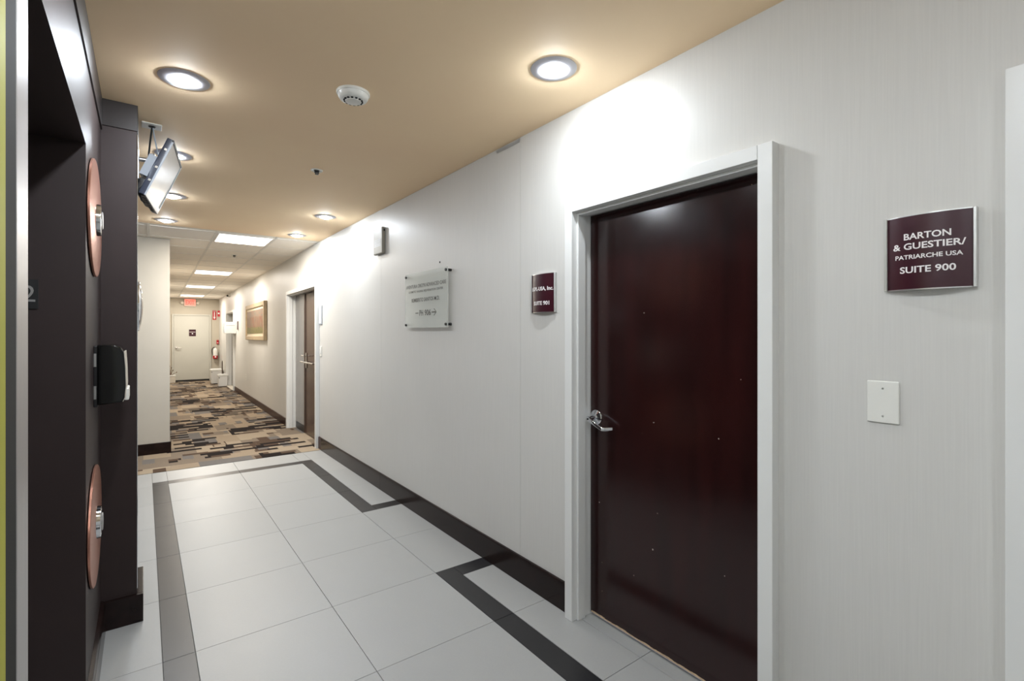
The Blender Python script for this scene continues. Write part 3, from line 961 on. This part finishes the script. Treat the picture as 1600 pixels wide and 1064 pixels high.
# side profile with a rounded front and tapered foot, in X-Z, swept along Y with slightly narrower front
pf = [(0.012, z0 + 0.004), (0.095, z0 + 0.012), (0.103, z0 + 0.03), (0.106, z0 + 0.08), (0.104, z0 + 0.16), (0.100, z1 - 0.03), (0.088, z1 - 0.008), (0.06, z1 + 0.002), (0.012, z1)]
prism(bm, [(XL + a, b) for a, b in pf], 'y', y0, y1)
bmesh.ops.bevel(bm, geom=[e_ for e_ in bm.edges if abs(e_.verts[0].co.y - e_.verts[1].co.y) < 1e-6], offset=0.006, segments=3, profile=0.5, affect='EDGES')
obj('cover', bm, M['black_gloss'], disp)
bm = newbm(); box(bm, XL, XL + 0.013, y0 + 0.006, y1 - 0.006, z0 - 0.004, z1 - 0.004, 0.002, 1); obj('back_plate', bm, M['black'], disp)
bm = newbm()
pf2 = [(0.0965, z0 + 0.012), (0.1055, z0 + 0.03), (0.1085, z0 + 0.08), (0.1065, z0 + 0.16), (0.1025, z1 - 0.03), (0.099, z1 - 0.03), (0.101, z0 + 0.08), (0.094, z0 + 0.02)]
prism(bm, [(XL + a, b) for a, b in pf2], 'y', y0 + 0.004, y1 - 0.004)
obj('front_sheen', bm, M['beige_box'], disp)  # pale colour stands in for the sheen on the black front
bm = newbm(); box(bm, XL + 0.10, XL + 0.116, y0 + 0.05, y1 - 0.05, z0 + 0.014, z0 + 0.065, 0.004, 2); obj('push_bar', bm, M['plastic'], disp)
for zz in (z0 + 0.03, z1 - 0.09):
    bm = newbm(); box(bm, XL + 0.001, XL + 0.009, y0 + 0.002, y0 + 0.008, zz, zz + 0.055); obj('hinge', bm, M['alu'], disp)

disc = thing('round_plaque', 'round silver disc on the side of the dark pilaster', 'wall plate', (PX, 3.28, 1.59))
bm = newbm(); lathe(bm, [(0, 0.026), (0.05, 0.024), (0.10, 0.017), (0.122, 0.008)], (PX, 3.28, 1.45 + 0.142), 'x', 48); obj('lens', bm, M['silver_disc'], disc)
bm = newbm(); lathe(bm, [(0.118, 0.009), (0.124, 0.0125), (0.132, 0.010), (0.134, 0.0), (0.118, 0.0)], (PX, 3.28, 1.45 + 0.142), 'x', 48); obj('rim', bm, M['chrome'], disc)

fl = thing('floor_plate', 'small dark plate with the number 2 on the elevator jamb', 'sign', (XL - 0.16, O1, 1.53))
bm = newbm(); box(bm, -0.392, -0.292, O1 - 0.004, O1, 1.532, 1.634, 0.001, 1); obj('plate', bm, M['black'], fl)
obj('numeral', text_on_front(text_mesh('2', 0.034, 0.056), -0.3165, O1 - 0.004, 1.585), M['alu'], fl, sm=False)

# ------------------------------------------------------------------ suite signs (curved maroon faces in aluminium rails)
def suite_sign(yc, zc, lines, label, inhall=False, w=0.20, h=0.212):
    t = thing('suite_sign', label, 'sign', (XR, yc, zc - h / 2), 'maroon suite signs', inhall)
    sag = 0.022
    bend = lambda y: 0.008 + sag * (1 - ((y - yc) / (w / 2)) ** 2)
    n = 16
    fw = w - 0.012
    bm = newbm(); A = []
    for i in range(n + 1):
        y = yc - fw / 2 + fw * i / n
        A.append((XR - bend(y), y))
    poly = A + [(XR - bend(yc + fw / 2) + 0.006, yc + fw / 2)] + [(x + 0.003, y) for x, y in A[::-1]][1:-1] + [(XR - bend(yc - fw / 2) + 0.006, yc - fw / 2)]
    prism(bm, poly, 'z', zc - h / 2 + 0.003, zc + h / 2 - 0.003)
    obj('sign_face', bm, M['maroon'], t, inhall)
    for s_ in (-1, 1):
        bm = newbm(); y = yc + s_ * (w / 2 - 0.003)
        box(bm, XR - 0.0165, XR, y - 0.004, y + 0.004, zc - h / 2, zc + h / 2, 0.0015, 1)
        obj('side_rail', bm, M['alu'], t, inhall)
    for zz in (zc - h / 2, zc + h / 2 - 0.003):
        bm = newbm()
        prism(bm, [(x + 0.0008, y) for x, y in A] + [(XR, yc + fw / 2), (XR, yc - fw / 2)], 'z', zz, zz + 0.003)
        obj('end_cap', bm, M['alu'], t, inhall)
    for body, ww, hh, dy, dz, bold in lines:
        me = text_on_right(text_mesh(body, ww, hh, bold), XR - 0.0003, yc + dy, zc + dz, bend)
        obj('lettering', me, M['letter_white'], t, inhall, False)


suite_sign(0.399, 1.45 + 0.227, [('BARTON', 0.103, 0.0185, 0.0, 0.045, 0.02), ('& GUESTIER/', 0.158, 0.0185, -0.001, 0.0175, 0.02), ('PATRIARCHE USA', 0.147, 0.0125, -0.001, -0.0125, 0.02), ('SUITE 900', 0.122, 0.019, 0.0, -0.049, 0.02)],
           'maroon curved suite 900 sign on the wall above the blank plate')
suite_sign(2.05, 1.45 + 0.217, [('BGPL-USA, Inc.', 0.176, 0.025, 0.0, 0.022, 0.022), ('SUITE 901', 0.128, 0.022, 0.0, -0.055, 0.022)],
           'maroon curved suite 901 sign left of the dark brown door')
suite_sign(13.78, 1.67, [], 'small dark suite sign far down the corridor beside the silver-grey door', True)

# blank switch plate
t = thing('blank_plate', 'blank white wall plate under the suite 900 sign', 'wall plate', (XR, 0.506, 1.18))
bm = newbm(); box(bm, XR - 0.006, XR, 0.466, 0.546, 1.45 - 0.268, 1.45 - 0.143, 0.0035, 3); obj('plate', bm, M['plastic'], t)
for zz in (1.45 - 0.165, 1.45 - 0.247):
    bm = newbm(); lathe(bm, [(0, -0.0012), (0.0025, -0.001), (0.003, 0)], (XR - 0.006, 0.506, zz), 'x', 12); obj('screw', bm, M['alu'], t)

# ------------------------------------------------------------------ acrylic notice on standoffs
ac = thing('acrylic_notice', 'clear acrylic notice on steel standoffs with dark lettering', 'sign', (XR, 3.41, 1.49))
AX = XR - 0.040
ay0, ay1, az0, az1 = 3.054, 3.755, 1.45 + 0.040, 1.45 + 0.472
bm = newbm(); box(bm, AX, AX + 0.006, ay0, ay1, az0, az1, 0.0008, 1); obj('acrylic_sheet', bm, M['acrylic'], ac)
for y in (ay0 + 0.02, ay1 - 0.02):
    for z in (az0 + 0.022, az1 - 0.022):
        bm = newbm(); lathe(bm, [(0, -0.050), (0.009, -0.050), (0.010, -0.048), (0.010, -0.0405), (0.0, -0.0405)], (XR, y, z), 'x', 18); lathe(bm, [(0, -0.0335), (0.010, -0.0335), (0.010, 0), (0, 0)], (XR, y, z), 'x', 18)
        obj('standoff', bm, M['black'], ac)
yc = (ay0 + ay1) / 2
for body, ww, hh, y, z, bold in (('AVENTURA OBGYN ADVANCED CARE', 0.66, 0.028, yc, az1 - 0.105, 0.01), ('COSMETIC VAGINAL REJUVENATION CENTER', 0.57, 0.022, yc, az1 - 0.150, 0.005),
                                 ('REMBERTO SANTOS M.D.', 0.46, 0.030, yc, az1 - 0.215, 0.01), ('PH', 0.062, 0.044, yc + 0.062, az0 + 0.115, 0.01), ('906', 0.10, 0.044, yc - 0.045, az0 + 0.115, 0.01)):
    obj('lettering', text_on_right(text_mesh(body, ww, hh, bold), AX, y, z), M['letter_dark'], ac, sm=False)
za = az0 + 0.115
bm = newbm(); box(bm, AX - 0.0006, AX, yc + 0.11, yc + 0.165, za - 0.003, za + 0.003); obj('dash', bm, M['letter_dark'], ac, False, False)
bm = newbm(); box(bm, AX - 0.0006, AX, yc - 0.17, yc - 0.11, za - 0.004, za + 0.004)
for s_ in (-1, 1):
    prism(bm, [(yc - 0.185, za), (yc - 0.177, za), (yc - 0.142, za + s_ * 0.026), (yc - 0.152, za + s_ * 0.026)], 'x', AX - 0.0006, AX)
obj('arrow', bm, M['letter_dark'], ac, False, False)

# ------------------------------------------------------------------ sounder on the wall
sd = thing('wall_sounder', 'grey-beige alarm sounder high on the wallpaper wall', 'alarm', (XR, 4.40, 2.17))
sy0, sy1, sz0, sz1 = 4.262, 4.475, 1.45 + 0.725, 1.45 + 0.965
bm = newbm(); box(bm, XR - 0.036, XR - 0.002, sy0, sy1, sz0, sz1, 0.009, 3); bd = obj('housing', bm, M['plastic_ivory'], sd)
bm = newbm(); box(bm, XR - 0.0025, XR, sy0 + 0.004, sy1 - 0.004, sz0 + 0.006, sz1 - 0.006); obj('back_plate', bm, M['grey_plastic'], sd)
for r_ in range(5):
    bm = newbm(); box(bm, XR - 0.0375, XR - 0.035, sy0 + 0.03, sy1 - 0.03, sz0 + 0.07 + r_ * 0.014, sz0 + 0.076 + r_ * 0.014); obj('grille_slot', bm, M['grey_plastic'], bd)
bm = newbm(); box(bm, XR - 0.02, XR - 0.008, sy0 - 0.002, sy0 + 0.002, sz1 - 0.04, sz1 - 0.02); obj('screw_recess', bm, M['hole'], bd)

# ------------------------------------------------------------------ corridor items on the right wall
t = thing('card_holder', 'narrow pale framed card holder on the wall beside the double door', 'sign', (XR, 6.29, 1.55))
bm = newbm(); box(bm, XR - 0.010, XR, 6.245, 6.365, 1.555, 1.79, 0.002, 1); obj('frame', bm, M['grey_plastic'], t)
bm = newbm(); box(bm, XR - 0.0115, XR - 0.009, 6.257, 6.353, 1.57, 1.778); obj('card', bm, M['plastic'], t)
t = thing('light_switch', 'white light switch below the pale card holder', 'switch', (XR, 6.30, 1.155))
bm = newbm(); box(bm, XR - 0.006, XR, 6.262, 6.338, 1.158, 1.282, 0.002, 1); obj('plate', bm, M['plastic'], t)
bm = newbm(); box(bm, XR - 0.011, XR - 0.005, 6.287, 6.313, 1.19, 1.25, 0.002, 1); obj('rocker', bm, M['white'], t)

pic = thing('framed_picture', 'wide pale-gold framed landscape painting on the corridor wall', 'picture', (XR, 11, 1.33), None, True)
py0, py1, pz0, pz1 = 9.92, 12.17, 1.33, 2.065
xo = XR - 0.06
fw = 0.085
for a, b, c_, d_ in ((py0, py0 + fw, pz0, pz1), (py1 - fw, py1, pz0, pz1), (py0 + fw, py1 - fw, pz0, pz0 + fw), (py0 + fw, py1 - fw, pz1 - fw, pz1)):
    bm = newbm(); box(bm, xo, XR, a, b, c_, d_, 0.006, 1); obj('frame_rail', bm, M['wood_gold'], pic, True)
bm = newbm(); box(bm, xo + 0.022, XR, py0 + fw, py1 - fw, pz0 + fw, pz1 - fw); obj('mat_board', bm, M['mat_board'], pic, True)
bm = newbm(); box(bm, xo + 0.016, xo + 0.022, py0 + fw + 0.05, py1 - fw - 0.05, pz0 + fw + 0.05, pz1 - fw - 0.05); obj('painting', bm, M['painting'], pic, True)

t = thing('wall_outlet', 'white power outlet below the framed painting', 'outlet', (XR, 12.5, 0.41), None, True)
bm = newbm(); box(bm, XR - 0.007, XR, 12.46, 12.54, 0.425, 0.545, 0.002, 1); obj('plate', bm, M['plastic'], t, True)
bm = newbm(); box(bm, XR - 0.0085, XR - 0.006, 12.485, 12.515, 0.445, 0.475); box(bm, XR - 0.0085, XR - 0.006, 12.485, 12.515, 0.495, 0.525); obj('sockets', bm, M['plastic_ivory'], t, True)

t = thing('security_camera', 'small white dome camera with black lens high on the corridor wall', 'camera', (XR, 15.5, 2.47), None, True)
cc = (XR, 15.5, 2.53)
bm = newbm(); lathe(bm, [(0, -0.055), (0.028, -0.05), (0.045, -0.035), (0.055, 0)], cc, 'x', 24); obj('housing', bm, M['plastic'], t, True)
bm = newbm(); lathe(bm, [(0, -0.045), (0.016, -0.04), (0.024, -0.02), (0.026, 0.0)], (XR - 0.04, 15.48, 2.52), 'x', 18); obj('lens', bm, M['black_gloss'], t, True)

bx = thing('wall_box', 'white rectangular box jutting from the wall by the silver-grey door', 'box', (XR, 14.27, 1.47), None, True)
bm = newbm(); box(bm, 1.50, XR, 14.16, 14.38, 1.475, 1.765, 0.012, 2); obj('housing', bm, M['white'], bx, True)
bm = newbm(); box(bm, 1.492, 1.502, 14.18, 14.36, 1.50, 1.74, 0.003, 1); obj('front_cover', bm, M['grey_plastic'], bx, True)
bm = newbm(); box(bm, 1.53, XR - 0.03, 14.157, 14.161, 1.68, 1.69); obj('seam', bm, M['grey_plastic'], bx, True)

# ------------------------------------------------------------------ end wall items
ex = thing('exit_sign', 'red glowing exit sign with two lamp heads above the far door', 'exit sign', (0.97, YF, 2.33), None, True)
bm = newbm(); box(bm, 0.82, 1.125, YF - 0.05, YF, 2.34, 2.57, 0.006, 2); obj('housing', bm, M['beige_box'], ex, True)
bm = newbm(); box(bm, 0.83, 1.115, YF - 0.053, YF - 0.049, 2.36, 2.56); obj('sign_face', bm, M['exit'], ex, True)
obj('lettering', text_on_front(text_mesh('EXIT', 0.23, 0.13, 0.02), 0.9725, YF - 0.053, 2.46), M['exit_letter'], ex, True, False)
for x in (0.765, 1.18):
    bm = newbm(); lathe(bm, [(0, -0.075), (0.038, -0.07), (0.045, -0.05), (0.040, -0.012), (0.02, 0)], (x, YF - 0.01, 2.445), 'y', 24); h_ = obj('lamp_head', bm, M['beige_box'], ex, True)
bm = newbm(); box(bm, 0.735, 1.21, YF - 0.02, YF, 2.425, 2.465, 0.002, 1); obj('crossbar', bm, M['beige_box'], ex, True)

t = thing('door_sign', 'small maroon sign with white print on the off-white exit door', 'sign', (1.036, YF, 1.41), None, True)
bm = newbm(); box(bm, 0.945, 1.127, YF - 0.0225, YF - 0.0186, 1.41, 1.62, 0.001, 1); obj('plate', bm, M['maroon'], t, True)
bm = newbm(); box(bm, 0.957, 1.115, YF - 0.0235, YF - 0.0224, 1.535, 1.545); obj('print_line', bm, M['letter_white'], t, True, False)
bm = newbm(); lathe(bm, [(0, -0.001), (0.018, -0.001), (0.018, 0)], (1.036, YF - 0.0225, 1.49), 'y', 16); obj('print_symbol', bm, M['letter_white'], t, True, False)

t = thing('extinguisher_sign', 'red sign with a white down arrow above the fire extinguisher', 'sign', (1.63, YF, 1.93), None, True)
bm = newbm(); box(bm, 1.578, 1.68, YF - 0.004, YF, 1.93, 2.235, 0.001, 1); obj('plate', bm, M['red_sign'], t, True)
bm = newbm(); box(bm, 1.618, 1.640, YF - 0.0052, YF - 0.0039, 2.02, 2.18); prism(bm, [(1.595, 2.02), (1.663, 2.02), (1.629, 1.95)], 'y', YF - 0.0052, YF - 0.0039); obj('arrow', bm, M['letter_white'], t, True, False)
bm = newbm(); box(bm, 1.592, 1.668, YF - 0.0052, YF - 0.0039, 2.205, 2.215); obj('print_line', bm, M['letter_white'], t, True, False)
t = thing('flag_sign', 'small red sign on the side wall beside the arrow sign', 'sign', (XR, 18.0, 2.02), None, True)
bm = newbm(); box(bm, XR - 0.07, XR, 18.05, 18.056, 2.03, 2.22, 0.001, 1); obj('plate', bm, M['red_sign'], t, True)
bm = newbm(); box(bm, XR - 0.055, XR - 0.015, 18.048, 18.0505, 2.11, 2.15); obj('print_block', bm, M['letter_white'], t, True, False)
t = thing('pull_station', 'small red alarm pull box on the wall above the extinguisher', 'alarm', (1.71, YF, 1.15), None, True)
bm = newbm(); box(bm, 1.685, 1.745, YF - 0.04, YF, 1.155, 1.285, 0.004, 1); obj('housing', bm, M['red'], t, True)
bm = newbm(); box(bm, 1.695, 1.735, YF - 0.046, YF - 0.039, 1.19, 1.205); obj('handle', bm, M['letter_white'], t, True)

fe = thing('fire_extinguisher', 'fire extinguisher with pale label and black hose on the end wall', 'fire extinguisher', (1.645, YF, 0.68), None, True)
fc = (1.645, YF - 0.085, 0.0)
bm = newbm(); lathe(bm, [(0, 0.685), (0.055, 0.69), (0.066, 0.705), (0.068, 0.72), (0.068, 0.79)], fc, 'z', 28); obj('cylinder', bm, M['red'], fe, True)
bm = newbm(); lathe(bm, [(0.0675, 0.79), (0.068, 0.79), (0.068, 0.95), (0.062, 0.985), (0.045, 1.01), (0.022, 1.025), (0.02, 1.04), (0, 1.04)], fc, 'z', 28); o_ = obj('upper_shell', bm, M['plastic'], fe, True); o_['label'] = 'pale label and shoulder with painted glare'  # upper body coloured pale for glare as well as the label
bm = newbm(); box(bm, 1.625, 1.665, YF - 0.155, YF - 0.15, 0.73, 0.775); obj('label_patch', bm, M['letter_white'], fe, True)
bm = newbm(); lathe(bm, [(0, 1.04), (0.018, 1.04), (0.018, 1.07), (0, 1.07)], fc, 'z', 14); box(bm, 1.60, 1.68, YF - 0.095, YF - 0.075, 1.07, 1.082); obj('valve', bm, M['alu'], fe, True)
bm = newbm(); tube(bm, [(1.632, YF - 0.085, 1.055), (1.59, YF - 0.09, 1.05), (1.562, YF - 0.095, 1.0), (1.558, YF - 0.095, 0.93), (1.568, YF - 0.095, 0.85), (1.578, YF - 0.095, 0.80)], 0.012, 8); obj('hose', bm, M['black'], fe, True)
bm = newbm(); box(bm, 1.63, 1.66, YF - 0.02, YF, 0.80, 1.05); obj('bracket', bm, M['black'], fe, True)


def bin_(name, label, x0, x1, y0, y1, h_):
    t = thing(name, label, 'bin', ((x0 + x1) / 2, (y0 + y1) / 2, 0.004), 'white bins at the corridor end', True)
    bm = newbm(); box(bm, x0, x1, y0, y1, 0.004, h_ - 0.05, 0.012, 2)
    cx, cyy = (x0 + x1) / 2, (y0 + y1) / 2
    for v in bm.verts:
        k = 0.93 + 0.07 * v.co.z / h_
        v.co.x = cx + (v.co.x - cx) * k; v.co.y = cyy + (v.co.y - cyy) * k
    obj('body', bm, M['white'], t, True)
    bm = newbm(); box(bm, x0 - 0.008, x1 + 0.008, y0 - 0.008, y1 + 0.008, h_ - 0.052, h_ - 0.018, 0.006, 2); obj('rim', bm, M['plastic'], t, True)
    bm = newbm(); box(bm, x0 + 0.012, x1 - 0.03, y0 + 0.012, y1 - 0.012, h_ - 0.018, h_, 0.006, 2); obj('lid', bm, M['white'], t, True)
    bm = newbm(); box(bm, x0 + 0.008, x0 + 0.028, y0 - 0.012, y0 - 0.006, h_ - 0.10, h_ - 0.08); obj('latch', bm, M['hole'], t, True)


bin_('storage_bin', 'taller white lidded bin beside the far exit door', 1.43, 1.735, 16.95, 17.35, 0.43)
bin_('storage_bin', 'shorter white lidded bin in front, nearest the silver-grey door', 1.52, 1.745, 15.85, 16.15, 0.34)
t = thing('wooden_stick', 'dark brown stick standing upright behind the shorter white bin', 'stick', (1.655, 16.35, 0.004), None, True)
bm = newbm(); box(bm, 1.645, 1.672, 16.33, 16.35, 0.004, 0.66, 0.003, 1); obj('shaft', bm, M['stick'], t, True)
bm = newbm(); box(bm, 1.649, 1.668, 16.332, 16.348, 0.66, 0.70, 0.006, 2); obj('tip', bm, M['stick'], t, True)

pb = thing('planter_box', 'low beige box with a small twiggy plant at the end of the corridor', 'planter', (0.5, 18.1, 0.004), None, True)
bm = newbm(); box(bm, 0.36, 0.59, 17.97, 18.25, 0.004, 0.20, 0.008, 2); obj('body', bm, M['beige_box'], pb, True)
bm = newbm(); box(bm, 0.352, 0.598, 17.962, 18.258, 0.20, 0.235, 0.005, 2); obj('rim', bm, M['plastic'], pb, True)
for k, (dx, dz) in enumerate(((-0.02, 0.16), (0.03, 0.21), (0.06, 0.13), (0.0, 0.26), (0.13, 0.07))):
    bm = newbm(); x = 0.45
    tube(bm, [(x + dx * 0.3, 18.08, 0.22), (x + dx * 0.8, 18.07, 0.24 + dz * 0.6), (x + dx * 1.3, 18.06, 0.24 + dz)], [0.010, 0.008, 0.004], 6)
    st = obj('twig', bm, M['leaf'], pb, True)
    bm = newbm(); lathe(bm, [(0, -0.02), (0.016, -0.004), (0.012, 0.012), (0, 0.024)], (x + dx * 1.3, 18.06, 0.245 + dz), 'z', 8); obj('bud', bm, M['leaf'], st, True)
